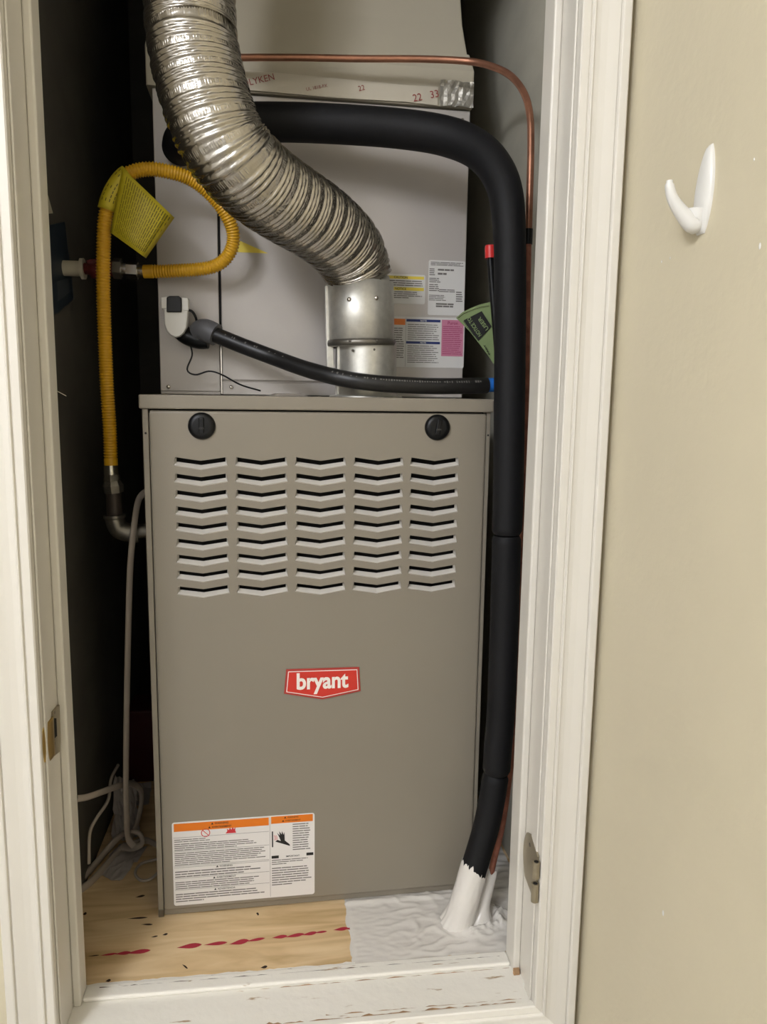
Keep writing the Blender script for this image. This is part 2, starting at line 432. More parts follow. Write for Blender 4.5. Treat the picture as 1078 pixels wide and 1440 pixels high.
lb.add([(BL[0], 0, BL[1]), (BM[0], 0, BM[1]), (BR[0], 0, BR[1]), (BL[0]+.001, -.0013, BL[1]+g), (BM[0], -.0013, BM[1]+g), (BR[0]-.001, -.0013, BR[1]+g),
        (BL[0]+.002, .001, BL[1]+2*g), (BM[0], .001, BM[1]+2*g), (BR[0]-.002, .001, BR[1]+2*g)], [(0, 1, 4, 3), (1, 2, 5, 4), (3, 4, 7, 6), (4, 5, 8, 7)])
lv0 = None
for ci in range(5):
    for ri in range(NR):
        if lv0 is None: o = lv0 = lb.build('louver', m_blade, dro)
        else: o = lv0.copy(); COL.objects.link(o); o.parent = dro
        o.location = (colx[ci], 0.0002, ztop-ri*pitch)
# knobs
for x, zz, rot in ((.086, .8015, 0), (.446, .8020, 8)):
    kn = lathe([(.0001, .0075), (.0125, .0075), (.017, .0068), (.0195, .004), (.0203, .0), (.0203, -.001)], 40).xf(Matrix.Translation((x, 0, zz)) @ Matrix.Rotation(math.pi/2, 4, 'X')).build('knob', m_blk, furn)
    MB().box((-.0035, -.0115, -.011), (.0035, -.007, .013)).xf(Matrix.Translation((x, 0, zz)) @ Matrix.Rotation(math.radians(rot), 4, 'Y')).build('grip', m_blk, kn, bevel=.001)
    t = text_mb('LOCK', .0022, .0); shift(t, (x, -.0118, zz-.004)); t.build('knob_mark', m_ink2, kn)
# badge
bg = MB().prism([(.2092, .4172), (.3262, .4160), (.3288, .3752), (.2669, .3642), (.2055, .3768)], -.0022, 0).build('badge', m_badge2, furn, bevel=.0006)
def inset_poly(pts, t):
    c = (sum(p[0] for p in pts)/len(pts), sum(p[1] for p in pts)/len(pts)); n = len(pts); out = []
    for i in range(n):
        a, b, e = Vector(pts[i-1]), Vector(pts[i]), Vector(pts[(i+1) % n])
        n1 = Vector((-(b-a).y, (b-a).x)).normalized(); n2 = Vector((-(e-b).y, (e-b).x)).normalized()
        if n1.dot(Vector(c)-b) < 0: n1 = -n1
        if n2.dot(Vector(c)-b) < 0: n2 = -n2
        m_ = (n1+n2)/(1+n1.dot(n2)); q = b+m_*t; out.append((q.x, q.y))
    return out
bp = [(.2092, .4172), (.3262, .4160), (.3288, .3752), (.2669, .3642), (.2055, .3768)]
MB().prism(inset_poly(bp, .0034), -.0025, -.0018).build('border', m_bwht, bg)
MB().prism(inset_poly(bp, .0046), -.0027, -.0018).build('field', m_badge, bg)
t = text_mb('bryant', .0262, .030, .7); xs = [v[0] for v in t.v]; cx = (min(xs)+max(xs))/2; wd = max(xs)-min(xs)
k_ = .083/wd; t.v = [((v[0]-cx)*k_+.2672, -.0030, v[2]+.3838) for v in t.v]; t.build('lettering', m_bwht, bg)

# warning label on the door
lx0, lz0, lx1, lz1 = .0258, .0213, .2546, .1676
wl = MB().prism(rrect(lx0, lz0, lx1, lz1, .004), -.0004, 0).build('warning_label', m_lab, furn)
yb = -.0006
for a_ in ((lx0+.003, .1515, .1797, .1652), (.1835, .1535, lx1-.003, .1660)):
    hd = MB(); rect(hd, *a_, yb); hd.build('header_band', m_or, wl)
ln = MB()
for z in (.1405, .1165, .0905, .0880, .0690, .0485): rect(ln, lx0+.002, z, .1797, z+.0005, yb)
rect(ln, .1812, lz0+.002, .1816, lz1-.002, yb); ln.build('rule_line', m_ink2, wl)
fp = MB()
fine_lines(fp, lx0+.003, .085, .1385, .1320, 2, yb, .4)
fine_lines(fp, lx0+.003, .170, .1310, .1175, 4, yb, .42, .7)
fine_lines(fp, lx0+.003, .175, .1150, .0915, 7, yb, .42, .6)
fine_lines(fp, lx0+.003, .175, .0830, .0700, 3, yb, .42, .75)
fine_lines(fp, lx0+.003, .177, .0640, .0495, 4, yb, .42, .8)
fine_lines(fp, lx0+.003, .177, .0430, .0265, 4, yb, .42, .3)
fine_lines(fp, .2185, .2475, .1520, .1030, 12, yb, .4)
fine_lines(fp, .1840, .2440, .0900, .0795, 3, yb, .4, .4)
fine_lines(fp, .1840, .2500, .0760, .0420, 8, yb, .4, .5)
fp.build('fine_print', m_ink2, wl)
for s, x, z, h in (('WARNING', .104, .1602, .0032), ('AVERTISSEMENT', .104, .1540, .0030), ('WARNING', .219, .1620, .0026), ('AVERTISSEMENT', .219, .1563, .0024),
                   ('WARNING', .110, .0845, .0030), ('AVERTISSEMENT', .110, .0650, .0030), ('ADVERTENCIA', .110, .0443, .0030), ('IMPORTANT', .2185, .0925, .0028)):
    q = text_mb(s, h, .012); shift(q, (x, yb-.0002, z))
    xs = [v[0] for v in q.v]; x0 = min(xs)
    if s != 'IMPORTANT': q.add([(x0-.0055, yb-.0002, z-.0002), (x0-.0015, yb-.0002, z-.0002), (x0-.0035, yb-.0002, z+h+.0003)], [(0, 1, 2)])
    q.build('heading', m_ink, wl)
for a_ in ((.1838, .0915, .1955, .0965), (.2410, .0925, .2525, .0975), (.1845, .1120, .1865, .1400)):
    bk = MB(); rect(bk, *a_, yb); bk.build('black_bar', m_ink, wl)
bk = MB()
# hand pictogram
bk.add([(x, yb, z) for x, z in ((.190, .1215), (.199, .1180), (.214, .1120), (.2135, .1150), (.2055, .1225), (.2050, .1375), (.2035, .1330), (.2010, .1395), (.2005, .1335), (.1965, .1395), (.1975, .1320), (.1930, .1370), (.1965, .1290), (.1990, .1220), (.1935, .1245))],
       [tuple(range(15))]); bk.build('hand_pictogram', m_ink, wl)
rd = MB()
for k in range(3):
    rd.add([(.1885+k*.0018+.0008*math.sin(j), yb, .124+j*.0022) for j in range(5)]+[(.1891+k*.0018+.0008*math.sin(j), yb, .124+j*.0022) for j in reversed(range(5))], [tuple(range(10))])
def ringm(mb, cx, cz, r0, r1, y, seg=28):
    mb.add([(cx+r*math.cos(2*math.pi*k/seg), y, cz+r*math.sin(2*math.pi*k/seg)) for r in (r0, r1) for k in range(seg)], [(k, (k+1) % seg, seg+(k+1) % seg, seg+k) for k in range(seg)])
ringm(rd, .0785, .1462, .0060, .0073, yb); rd.add([(.0730, yb, .1510), (.0739, yb, .1518), (.0840, yb, .1414), (.0831, yb, .1406)], [(0, 1, 2, 3)])
rd.build('no_flame_sign', m_rink, wl)['kind'] = 'stuff'; rd = MB()
rd.add([(x, yb, z) for x, z in ((.110, .1425), (.127, .1425), (.1255, .147), (.1262, .1525), (.1235, .149), (.1215, .1535), (.1195, .1485), (.117, .1525), (.1155, .148), (.1122, .151), (.113, .1465))], [tuple(range(11))])
rd.build('flame_pictogram', m_rink, wl)

# ------------------------------------------------------------------ evaporator coil cabinet (stands on the furnace)
CY = .19; CZ1 = 1.338
co = empty('evaporator_coil_cabinet', FO + Matrix.Rotation(PH, 3, 'Z') @ Vector((0, CY, FH)), 'grey satin steel evaporator coil cabinet standing on top of the furnace', 'coil cabinet', PH)
zc = FH
def cb(a, b): return (a[0], a[1]-CY, a[2]-zc), (b[0], b[1]-CY, b[2]-zc)
MB().box(*cb((.004, CY+.004, zc+.0005), (.535, CY+.54, CZ1))).build('cabinet', m_coil, co, bevel=.0015)
MB().box(*cb((.0045, CY-.0, zc+.006), (.1045, CY+.004, CZ1-.003))).build('side_panel', m_coil, co, bevel=.0012)
MB().box(*cb((.1045, CY+.0015, zc+.001), (.1085, CY+.0045, CZ1-.003))).build('panel_gap', m_dark, co)
MB().box(*cb((.1085, CY-.002, zc+.026), (.5335, CY+.004, CZ1-.003))).build('access_panel', m_coil, co, bevel=.0015)
MB().box(*cb((.1085, CY-.001, zc+.0015), (.5335, CY+.004, zc+.0225))).build('lower_rail', m_coil, co, bevel=.0008)
MB().box(*cb((.1058, CY-.003, zc+.002), (.1080, CY+.002, zc+.095))).build('bright_edge', m_silver, co)
for x, z in ((.0179, .8600), (.123, .8610), (.52, .8610), (.0179, 1.32), (.52, 1.32)):
    lathe([(.0001, .0028), (.002, .0026), (.0033, .0012), (.0034, 0)], 16).xf(Matrix.Translation((x, -.002, z-zc)) @ Matrix.Rotation(math.pi/2, 4, 'X')).build('screw', m_silver, co)
def lab(name, x0, z0, x1, z1, m=m_lab2):
    return MB().prism([(x, z-zc) for x, z in rrect(x0, z0, x1, z1, .003)], -.0028, -.002).build(name, m, co)
y2 = -.0031
def cfl(mb): mb.v = [(v[0], v[1], v[2]-zc) for v in mb.v]; return mb
l1 = lab('caution_label', .375, 1.0105, .4610, 1.0605)
for a_ in ((.377, 1.0525, .4585, 1.0575), (.377, 1.0330, .4585, 1.0385)):
    q = MB(); rect(q, *a_, y2); cfl(q).build('yellow_band', m_yl, l1)
q = MB(); fine_lines(q, .378, .456, 1.0510, 1.0400, 3, y2, .45); fine_lines(q, .378, .456, 1.0320, 1.0190, 4, y2, .45, .7); cfl(q).build('fine_print', m_ink2, l1)
q = text_mb('CAUTION', .0038, .014); shift(q, (.417, y2-.0003, 1.0533)); r_ = text_mb('NOTICE', .0038, .014); shift(r_, (.417, y2-.0003, 1.0339)); q.add(r_.v, r_.f); cfl(q).build('heading', m_ink, l1)
l2 = lab('rating_label', .4665, .9925, .5325, 1.0865)
q = MB()
fine_lines(q, .470, .529, 1.0840, 1.0770, 3, y2, .5); fine_lines(q, .468, .478, 1.0730, 1.0600, 4, y2, .5)
fine_lines(q, .483, .512, 1.0725, 1.0685, 1, y2, .75); fine_lines(q, .483, .499, 1.0660, 1.0615, 1, y2, .75)
fine_lines(q, .468, .488, 1.0570, 1.0480, 3, y2, .5); fine_lines(q, .468, .486, 1.0465, 1.0330, 4, y2, .5); fine_lines(q, .486, .515, 1.0380, 1.0320, 2, y2, .5)
fine_lines(q, .468, .499, 1.0280, 1.0170, 4, y2, .45); fine_lines(q, .481, .514, 1.0140, 1.0060, 2, y2, .7, .95); fine_lines(q, .517, .529, 1.0350, 1.0160, 5, y2, .5)
cfl(q).build('fine_print', m_ink2, l2)
l3 = lab('refrigerant_label', .392, .9010, .5345, .9885)
q = MB(); rect(q, .394, .9740, .4265, .9845, y2); cfl(q).build('orange_band', m_or, l3)
for a_ in ((.4285, .9800, .4900, .9845), (.4285, .9420, .4900, .9462)):
    q = MB(); rect(q, *a_, y2); cfl(q).build('navy_band', m_nvy, l3)
q = MB(); rect(q, .4925, .9215, .5325, .9850, y2); cfl(q).build('pink_panel', m_pink, l3)
q = MB(); fine_lines(q, .400, .425, .9700, .9120, 15, y2, .4, .4)
fine_lines(q, .431, .488, .9770, .9480, 8, y2, .35); fine_lines(q, .431, .488, .9400, .9080, 9, y2, .35)
rect(q, .4275, .9020, .4279, .9870, y2); cfl(q).build('fine_print', m_ink2, l3)
q = MB(); fine_lines(q, .4945, .5305, .9750, .9240, 15, y2-.0001, .3); r_ = text_mb('Puron', .0055, .01); shift(r_, (.5125, y2-.0003, .9770)); q.add(r_.v, r_.f); cfl(q).build('magenta_print', m_mag, l3)
q = text_mb('NOTE', .0030, .012); shift(q, (.4592, y2-.0004, .9806)); r_ = text_mb('NOTE', .0028, .012); shift(r_, (.4592, y2-.0004, .9427)); q.add(r_.v, r_.f); cfl(q).build('band_lettering', m_lab, l3)
# yellow sticker peeping out behind the duct
MB().prism([(.140, 1.105-zc), (.188, 1.086-zc), (.130, 1.086-zc), (.128, 1.105-zc)], -.0028, -.002).build('yellow_sticker', m_yl, co)

# ------------------------------------------------------------------ duct-board plenum above the coil
RF = Matrix.Rotation(PH, 3, 'Z')
def Fw(x, y, z): return FO + RF @ Vector((x, y, z))
pl = empty('duct_board_plenum', Fw(0, CY, CZ1), 'grey foil-faced duct-board plenum tapering up from the coil cabinet', 'duct', PH)
def loft(rings):
    mb = MB(); n = len(rings[0]); vs = [p for r in rings for p in r]
    mb.add(vs, [(i*n+k, i*n+(k+1) % n, (i+1)*n+(k+1) % n, (i+1)*n+k) for i in range(len(rings)-1) for k in range(n)])
    mb.add(rings[0], [tuple(reversed(range(n)))]); mb.add(rings[-1], [tuple(range(n))]); return mb
def rg(x0, x1, y0, y1, z): return [(x0, y0, z), (x1, y0, z), (x1, y1, z), (x0, y1, z)]
loft([rg(-.004, .536, -.004, .53, .001), rg(-.004, .538, -.006, .53, .06), rg(.002, .530, .0, .53, .088)]).build('collar', m_board, pl, bevel=.002)
loft([rg(.004, .527, .002, .52, .0885), rg(.022, .520, .014, .515, .14), rg(.030, .515, .030, .51, .23), rg(.035, .512, .045, .50, .34), rg(.035, .512, .05, .5, .62)]).build('tapered_board', m_board, pl, bevel=.003)
tpz = [(0.02, .004, .031), (.15, .003, .033), (.30, .001, .031), (.42, .003, .029), (.475, .001, .030)]
tb = MB(); tb.add([(x, -.0075-.0005*math.sin(9*x), b) for x, b, t_ in tpz]+[(x, -.0085, t_) for x, b, t_ in reversed(tpz)], [(i, i+1, 9-i-1, 9-i) for i in range(4)])
tp = tb.build('printed_tape', m_tape, pl, solid=.0006)
for s, x, z, h, ro in (('POLYKEN', .172, .013, .0100, 16), ('UL 181B-FX', .27, .012, .0050, 14), ('22', .345, .015, .008, 16), ('22   33', .455, .009, .0115, 14)):
    q = text_mb(s, h, .0); q.xf(Matrix.Translation((x, -.0095, z)) @ Matrix.Rotation(math.radians(-ro), 4, 'Y')); q.build('tape_print', m_tred, tp)
fo = MB(); n = 9
for i in range(n+1):
    for j in range(5): fo.v.append((.478+i*.0065, -.0078-random.uniform(0, .004), .001+j*.010+random.uniform(-.001, .001)))
fo.f = [(i*5+j, (i+1)*5+j, (i+1)*5+j+1, i*5+j+1) for i in range(n) for j in range(4)]; fo.sm = [False]*len(fo.f)
fo.build('foil_patch', m_foil, pl, solid=.0004)

# ------------------------------------------------------------------ vent pipe and flexible duct
vc = P(514, 549, .33); vx, vy = vc.x, vc.y; r0 = .0495
vp = empty('vent_pipe', (vx, vy, FH), 'galvanised round vent pipe with a collar rising from the furnace top', 'vent pipe')
lathe([(r0+.010, 0), (r0+.010, .0025), (r0+.001, .004), (r0, .02), (r0, .088)], 64).build('lower_pipe', m_galv, vp)
off = P(506, 430, vy).x - vx
tilt = Matrix.Translation((-.006, -.001, 0)) @ Matrix.Rotation(math.radians(-1.6), 4, 'Y')
lathe([(r0, .080), (r0+.0045, .082), (r0+.0045, .180), (r0-.002, .183), (r0-.002, .190)], 64).xf(tilt).build('collar', m_galv, vp)
bd = lathe([(r0+.0046, .081), (r0+.0068, .0815), (r0+.0075, .086), (r0+.0068, .0905), (r0+.0046, .091)], 64).xf(tilt).build('band', m_galvd, vp)
def on_cyl(ang, z, r): return Vector((r*math.cos(ang), r*math.sin(ang), z))
for ang, z, r in ((-2.0, .150, r0+.004), (-1.20, .152, r0+.004), (-1.95, .073, r0), (-1.25, .074, r0), (-1.98, .087, r0+.0072), (-1.22, .087, r0+.0072)):
    p_ = tilt @ on_cyl(ang, z, r)
    sz = 1 if z > .1 else .55
    lathe([(.0001, .0035), (.0022, .0032), (.0036, .0012), (.0038, -.001)], 14).xf(Matrix.Translation(p_) @ Vector((math.cos(ang), math.sin(ang), 0)).to_track_quat('Z', 'Y').to_matrix().to_4x4() @ Matrix.Scale(sz, 4)).build('screw', m_silver if sz == 1 else m_galvd, vp)
sm = MB(); sm.box((-r0-.0075, -.012, .040), (-r0+.004, .010, .176)); sm.xf(tilt).build('seam_flange', m_galv, vp, bevel=.001)
MB().box((-r0+.001, -.021, .004), (-r0+.0075, -.0165, .082)).build('pipe_seam', m_galv, vp, bevel=.001)

top = tilt @ Vector((0, 0, .186)) + Vector((vx, vy, FH))
fd = [top, P(500, 375, .322), P(487, 350, .300), P(466, 328, .268), P(440, 308, .235), P(400, 283, .190), P(365, 258, .155), P(335, 229, .130), P(312, 198, .120), P(294, 155, .118), P(281, 110, .122), P(272, 65, .126), P(267, 0, .132)]
fd.append(Vector((fd[-1].x-.004, .14, 1.62))); fd.append(Vector((fd[-1].x-.004, .15, CZ-.002)))
path = resample(cat_rom(fd, 16), .0013)
PER = .0262; BW = .0085; RW = (PER-BW)/3
def fshape(i, a):
    """one turn of the wound strip: a crimped flat band, then three round ribs; the winding climbs one turn per period"""
    s = i*.0013 + PER*(a/(2*math.pi)); q = s % PER
    if q < BW:
        if .0022 < q < .0063: return .0016+(.00045 if math.sin(110*a) > 0 else -.00045)
        return .0022*math.sin(math.pi*q/BW)**.4
    ph = ((q-BW)/RW) % 1
    return .0038*math.sin(math.pi*ph)**.6
def frad(i, n):
    s = i*.0013; return .0533 if s > .05 else .0500+.0033*s/.05
def fprof(i, a):
    return 1+fshape(i, a)/.0533+.003*math.sin(3*a+i*.013)+.002*math.sin(2*a-i*.03)
fb = MB().tube(path, frad, 300, False, True, prof=fprof)
fx = fb.build('flexible_duct', m_alu, fix=False)
tag(fx, 'silver ribbed flexible aluminium duct bending up from the vent collar', 'duct')

# ------------------------------------------------------------------ insulated refrigerant line
YP = .18
ins = [P(253, 208, .405), P(258, 196, .372), P(283, 181, .350), P(330, 173, .340), P(400, 172, .330), P(480, 175, .320), P(560, 181, .305), P(620, 190, .285), P(662, 205, .255), P(690, 228, .225), P(708, 262, .200), P(715, 310, .186), P(717, 400, YP), P(716, 560, YP), P(714, 700, YP), P(712, 751, YP)]
ls = empty('insulated_suction_line', PZ(645, 1300), 'thick black foam-insulated refrigerant line arching over the furnace and down its right side', 'pipe')
pth = resample(cat_rom(ins, 10), .006)
W(MB().tube(pth, lambda i, n: (.0285 if i < n*.42 else .0285-.0055*min(1, (i-n*.42)/(n*.2)))*(1-.0*i) - (.003 if i > n-2 else 0), 28), 'insulation_sleeve', m_foam, ls)
low = [P(712, 753, YP), P(711, 800, YP), P(708, 900, YP), P(704, 1000, YP), P(700, 1050, YP), P(697.5, 1086, YP)]
pth = resample(cat_rom(low, 8), .006)
W(MB().tube(pth, lambda i, n: .0222-(.0028 if i in (0, n-1) else 0), 28), 'insulation_sleeve', m_foam, ls)
low = [P(697, 1088, YP-.001), P(692, 1120, YP-.002), P(684, 1160, YP-.004), P(674, 1195, YP-.006), P(664, 1228, YP-.009), P(652, 1270, YP-.012), PZ(646, 1296)]
botpath = cat_rom(low, 8)
pth = resample(botpath, .006)
W(MB().tube(pth, lambda i, n: .0210-(.0028 if i == 0 else 0), 28), 'insulation_sleeve', m_foam, ls)

# ------------------------------------------------------------------ copper liquid line
cu = empty('copper_liquid_line', PZ(684, 1300), 'thin bare copper tube running over the plenum and down beside the black insulated line', 'pipe')
cp = [P(300, 90, .400), P(318, 82, .392), P(336, 81, .385), P(420, 81, .385), P(500, 82.5, .385), P(590, 83, .38), P(655, 86, .365), P(690, 93, .335), P(718, 107, .300), P(737, 132, .268), P(745, 165, .245), P(746, 210, .235), P(744.5, 270, .228), P(743, 322, .223)]
W(MB().tube(resample(cat_rom(cp, 10), .005), .0054, 14), 'tube', m_cop, cu)
c2 = [P(743, 322, .223), P(742, 350, .222), P(741, 420, .222), P(739, 560, .222), P(735, 750, .222), P(727, 950, .222), P(721.5, 1040, .222), P(716, 1090, .218), P(706, 1160, .205), P(694, 1210, .192), P(685, 1255, .182), PZ(680, 1292)]
W(MB().tube(resample(cat_rom(c2, 10), .006), .0052, 14), 'lower_tube', m_copd, cu)
W(MB().tube([P(743, 322, .223), P(742.6, 333, .223), P(742.2, 344, .223)], lambda i, n: .0064, 14), 'tape_wrap', m_blk, cu)

# ------------------------------------------------------------------ capped tube and green tag
ct = empty('capped_stub_tube', P(703, 540, .315), 'thin black tube with a red cap behind the insulated line', 'tube')
tp_ = [P(689, 360, .315), P(691.5, 395, .315), P(695, 440, .315), P(699, 490, .315), P(703, 545, .318)]
W(MB().tube(resample(cat_rom(tp_, 8), .008), .0056, 14), 'tube', m_blk, ct)
W(MB().tube(resample([P(689, 345, .315), P(689.3, 363, .315)], .003), lambda i, n: .0088 if 0 < i else .0078, 20), 'cap', m_red, ct)
Yg = .332
gt = empty('green_paper_tag', P(690, 512, Yg), 'sage green paper tag with a black printed block, hanging from the red-capped tube', 'tag')
outl = [(641, 447), (650, 439), (662, 433), (675, 428), (688, 425), (700, 424), (703, 470), (704, 520), (694, 512), (686, 500), (674, 484), (660, 466)]
mb = MB(); vs = [P(x, y, Yg+.00003*(x-641)) for x, y in outl]; mb.add(vs, [tuple(range(len(vs)))])
W(mb, 'tag_sheet', m_green, gt, solid=.0006)
sheet = gt.children[0]
def gprint(poly, name, m, dy=.0009):
    mb = MB(); vs = [P(x, y, Yg-dy) for x, y in poly]; mb.add(vs, [tuple(range(len(vs)))]); W(mb, name, m, gt).parent = sheet
gprint([(651.5, 450.5), (677, 437.5), (691, 459), (672, 479.5)], 'print_block', m_ink)
gprint([(643.5, 447), (652, 440.5), (664, 435.5), (676, 431.5), (688, 429.8), (688, 430.4), (676, 432.1), (664, 436.2), (652, 441.3), (644.5, 447.4)], 'rule_line', m_knot)
def gtext(s, a, b, h):
    """lettering on the tag from point a to point b (pixels), up = to the left"""
    A = P(*a, Yg-.0013); B = P(*b, Yg-.0013); e = (B-A); L_ = e.length; e.normalize(); u = e.cross(Vector((0, -1, 0))).normalized()*-1
    t = text_mb(s, 1, .02); xs = [v[0] for v in t.v]; x0, x1 = min(xs), max(xs); k = L_/(x1-x0); mb = MB()
    mb.add([A+e*((v[0]-x0)*k)+u*(v[2]*h) for v in t.v], t.f); W(mb, 'lettering', m_green if h > .004 else m_ink, gt).parent = sheet
gtext('NOTICE TO', (677, 471), (660.5, 445.5), .0062)
gtext('USER', (687, 462), (675, 445), .0062)
gtext('IMPORTANT', (668, 471), (653, 450.5), .0030)
gtext('PART', (689, 498), (681, 484), .0028)

# ------------------------------------------------------------------ condensate hose and float switch
ch = empty('black_drain_hose', P(600, 545, .285), 'black drain hose with grey elbow sloping down in front of the vent pipe', 'hose')
hp = [P(300, 470, .370), P(320, 478, .362), P(345, 488, .352), P(385, 503, .335), P(430, 519, .298), P(480, 532, .262), P(530, 539, .252), P(590, 542.5, .256), P(640, 543, .264), P(684, 542, .275)]
W(MB().tube(resample(cat_rom(hp, 10), .006), .0127, 24), 'hose', m_blkp, ch)
W(MB().tube([P(683, 542, .275), P(688, 541.5, .275), P(702, 541, .275)], .0112, 20), 'tape_band', m_blue, ch)
W(MB().tube(cat_rom([P(276, 468, .384), P(284, 464, .378), P(293, 466, .373), P(304, 471, .368)], 6), lambda i, n: .0150+.0035*math.sin(math.pi*min(1, i/(n*.75))*.6), 24), 'elbow', m_grey, ch)
# faded print along the hose
hc = cat_rom(hp, 10); hpx = resample(hc, .004); pm = MB(); rr = random.Random(3)
for i in range(6, len(hpx)-4):
    if (i < 34 and rr.random() < .4) or (56 < i and rr.random() < .75):
        T = (hpx[i+1]-hpx[i]).normalized(); nrm = (Vector((.0, -.86, .5))); nrm = (nrm-T*nrm.dot(T)).normalized(); B = T.cross(nrm)
        c = hpx[i]+nrm*.01285; a_ = rr.uniform(.0007, .0015); h_ = rr.uniform(.0008, .002)
        pm.add([c-T*a_-B*h_, c+T*a_-B*h_, c+T*a_+B*h_, c-T*a_+B*h_], [(0, 1, 2, 3)])
W(pm, 'hose_print', m_hprint, ch)

fs = empty('float_switch', P(246, 475, .38), 'white condensate float switch with a black window clipped to the drain fitting', 'switch')
Ys = .365
def pxpoly(pts, Y): return [P(x, y, Y) for x, y in pts]
def slab(pts, Y0, Y1):
    mb = MB(); a = pxpoly(pts, Y0); s_ = [v+Vector((0, Y1-Y0, 0)) for v in a]; n = len(a)
    mb.add(a+s_, [tuple(range(n)), tuple(reversed(range(n, 2*n)))]+[(i, i+n, (i+1) % n+n, (i+1) % n) for i in range(n)]); return mb
body = [(229, 420), (265, 420), (263, 450), (262, 460), (258, 468), (252, 473), (246, 474), (239, 471), (234, 465), (231, 455)]
W(slab(body, Ys, Ys+.022), 'housing', m_wht, fs, bevel=.002)
W(slab([(226, 418), (235, 417), (235, 433), (227, 434)], Ys-.002, Ys+.015), 'clip_ear', m_wht, fs, bevel=.001)
W(slab([(255, 418), (264, 419), (265, 437), (256, 436)], Ys-.002, Ys+.015), 'clip_ear', m_wht, fs, bevel=.001)
W(slab([(234, 418), (238, 416), (251, 416), (255, 419), (255, 439), (234, 439)], Ys-.005, Ys), 'window', m_blk, fs, bevel=.0015)
W(MB().tube(cat_rom([P(250, 462, .392), P(262, 472, .390), P(278, 478, .388), P(292, 478, .386)], 6), .0145, 20), 'drain_body', m_blk, fs)
W(MB().tube(resample(cat_rom([P(264, 436, .372), P(270, 438, .37), P(275, 446, .372), P(277, 456, .38)], 8), .003), .0021, 10), 'lead', m_blk, fs)
wr = MB().tube(resample(cat_rom([P(268, 486, .385), P(270, 500, .385), P(263, 520, .383), P(275, 527, .382), P(294, 522, .378), P(312, 527, .372), P(338, 541, .355), P(366, 549.5, .335)], 8), .004), .0014, 10).build('black_wire', m_blk)
tag(wr, 'thin black wire dropping from the float switch to the furnace top', 'wire')

# bright bare plate on the furnace top
bpz = empty('round_cover_plate', P(405, 552, .345), 'low round shiny steel cover on the furnace top left of the vent pipe', 'cover')
lathe([(.0001, .0045), (.022, .0045), (.026, .003), (.030, .0015), (.034, 0)], 32).build('cover', m_silver, bpz)
bpz.location.z = FH+.0001

# ------------------------------------------------------------------ gas supply: valve, yellow connector, lower fittings
YV = .385
gv = empty('gas_shutoff_valve', PX(90, 378, CL), 'dark red gas shut-off valve on an off-white pipe from the left closet wall', 'valve')
def ax(px0, px1, py, r, Y=YV, seg=20): return MB().tube([P(px0, py, Y), P(px1, py, Y)], r, seg)
W(MB().tube([Vector((CL, P(90, 377, YV).y, P(90, 377, YV).z)), P(116, 378, YV)], .0120, 20), 'pipe_stub', m_pvc, gv)
W(ax(114, 119, 378, .0165), 'escutcheon', m_pvc, gv, bevel=.001)
W(MB().tube([P(118, 378, YV), P(124, 378, YV), P(128, 378, YV), P(142, 378, YV), P(146, 378, YV), P(166, 378, YV)], lambda i, n: [.009, .009, .015, .016, .012, .012][i], 20), 'valve_body', m_drk_red, gv)
W(slab([(120, 366), (150, 362), (152, 368), (124, 372)], YV-.022, YV-.016), 'lever', m_drk_red, gv, bevel=.0015)
W(MB().tube([P(160, 377, YV), P(171, 378, YV)], lambda i, n: .0165, 6, smooth=False), 'union_nut', m_galvd, gv)
W(MB().tube([P(171, 378, YV), P(180, 379, YV)], .0105, 20), 'threaded_adapter', m_chr, gv)

gh = empty('yellow_gas_connector', P(156, 655, .330), 'ribbed yellow gas connector hose looping from the red valve down to the furnace', 'hose')
W(MB().tube([P(179, 380, YV-.002), P(194, 381, YV-.003)], .0145, 6, smooth=False), 'flare_nut', m_chr, gh)
W(MB().tube([P(194, 381, YV-.003), P(203, 382, YV-.004)], .0105, 18), 'ferrule', m_chr, gh)
hs = [P(202, 382, YV-.004), P(240, 381, .378), P(285, 378, .372), P(308, 371, .368), P(323, 355, .362), P(328, 332, .355), P(320, 306, .345), P(298, 276, .335), P(268, 252, .325), P(235, 241, .315), P(205, 238, .308), P(178, 246, .302), P(160, 268, .300), P(150, 296, .300), P(146, 330, .302), P(145, 400, .308), P(147, 470, .314), P(150, 540, .320), P(154, 600, .325), P(156, 655, .330)]
hp_ = resample(cat_rom(hs, 12), .00105)
W(MB().tube(hp_, lambda i, n: .0100+.0011*math.sin(2*math.pi*i*.00105/.0044) if 12 < i < n-12 else .0106, 20), 'corrugated_tube', m_yel, gh)
W(MB().tube([P(156, 654, .330), P(156.5, 668, .330)], .0112, 20), 'ferrule', m_chr, gh)
W(MB().tube([P(157, 667, .330), P(157.5, 678, .330)], .0125, 6, smooth=False), 'flare_nut', m_chr, gh)

gf = empty('gas_pipe_elbow', P(178, 757, .335), 'cast steel elbow and black nipple feeding gas into the furnace side', 'pipe fitting')
W(MB().tube([P(158, 676, .331), P(158.5, 681, .331), P(158.7, 682, .331), P(160, 692, .332)], lambda i, n: [.0125, .0155, .0165, .0155][i], 8, smooth=False), 'adapter', m_galvd, gf)
W(MB().tube([P(159.5, 692, .332), P(161.5, 727, .334)], .0125, 20), 'nipple', mat('dark_iron', (70, 62, 56), .5, .5), gf)
W(MB().tube(cat_rom([P(161, 724, .334), P(162, 732, .334), P(167, 743, .334), P(177, 748, .335), P(186, 748.5, .336), P(194, 748, .337)], 6), lambda i, n: .0155 if 3 < i < n-4 else .0175, 20), 'elbow', m_galvd, gf)
W(MB().tube([P(192, 747, .337), Vector((Fw(.001, .1, 0).x, .337, P(200, 746, .337).z))], .0118, 20), 'nipple', m_galvd, gf)

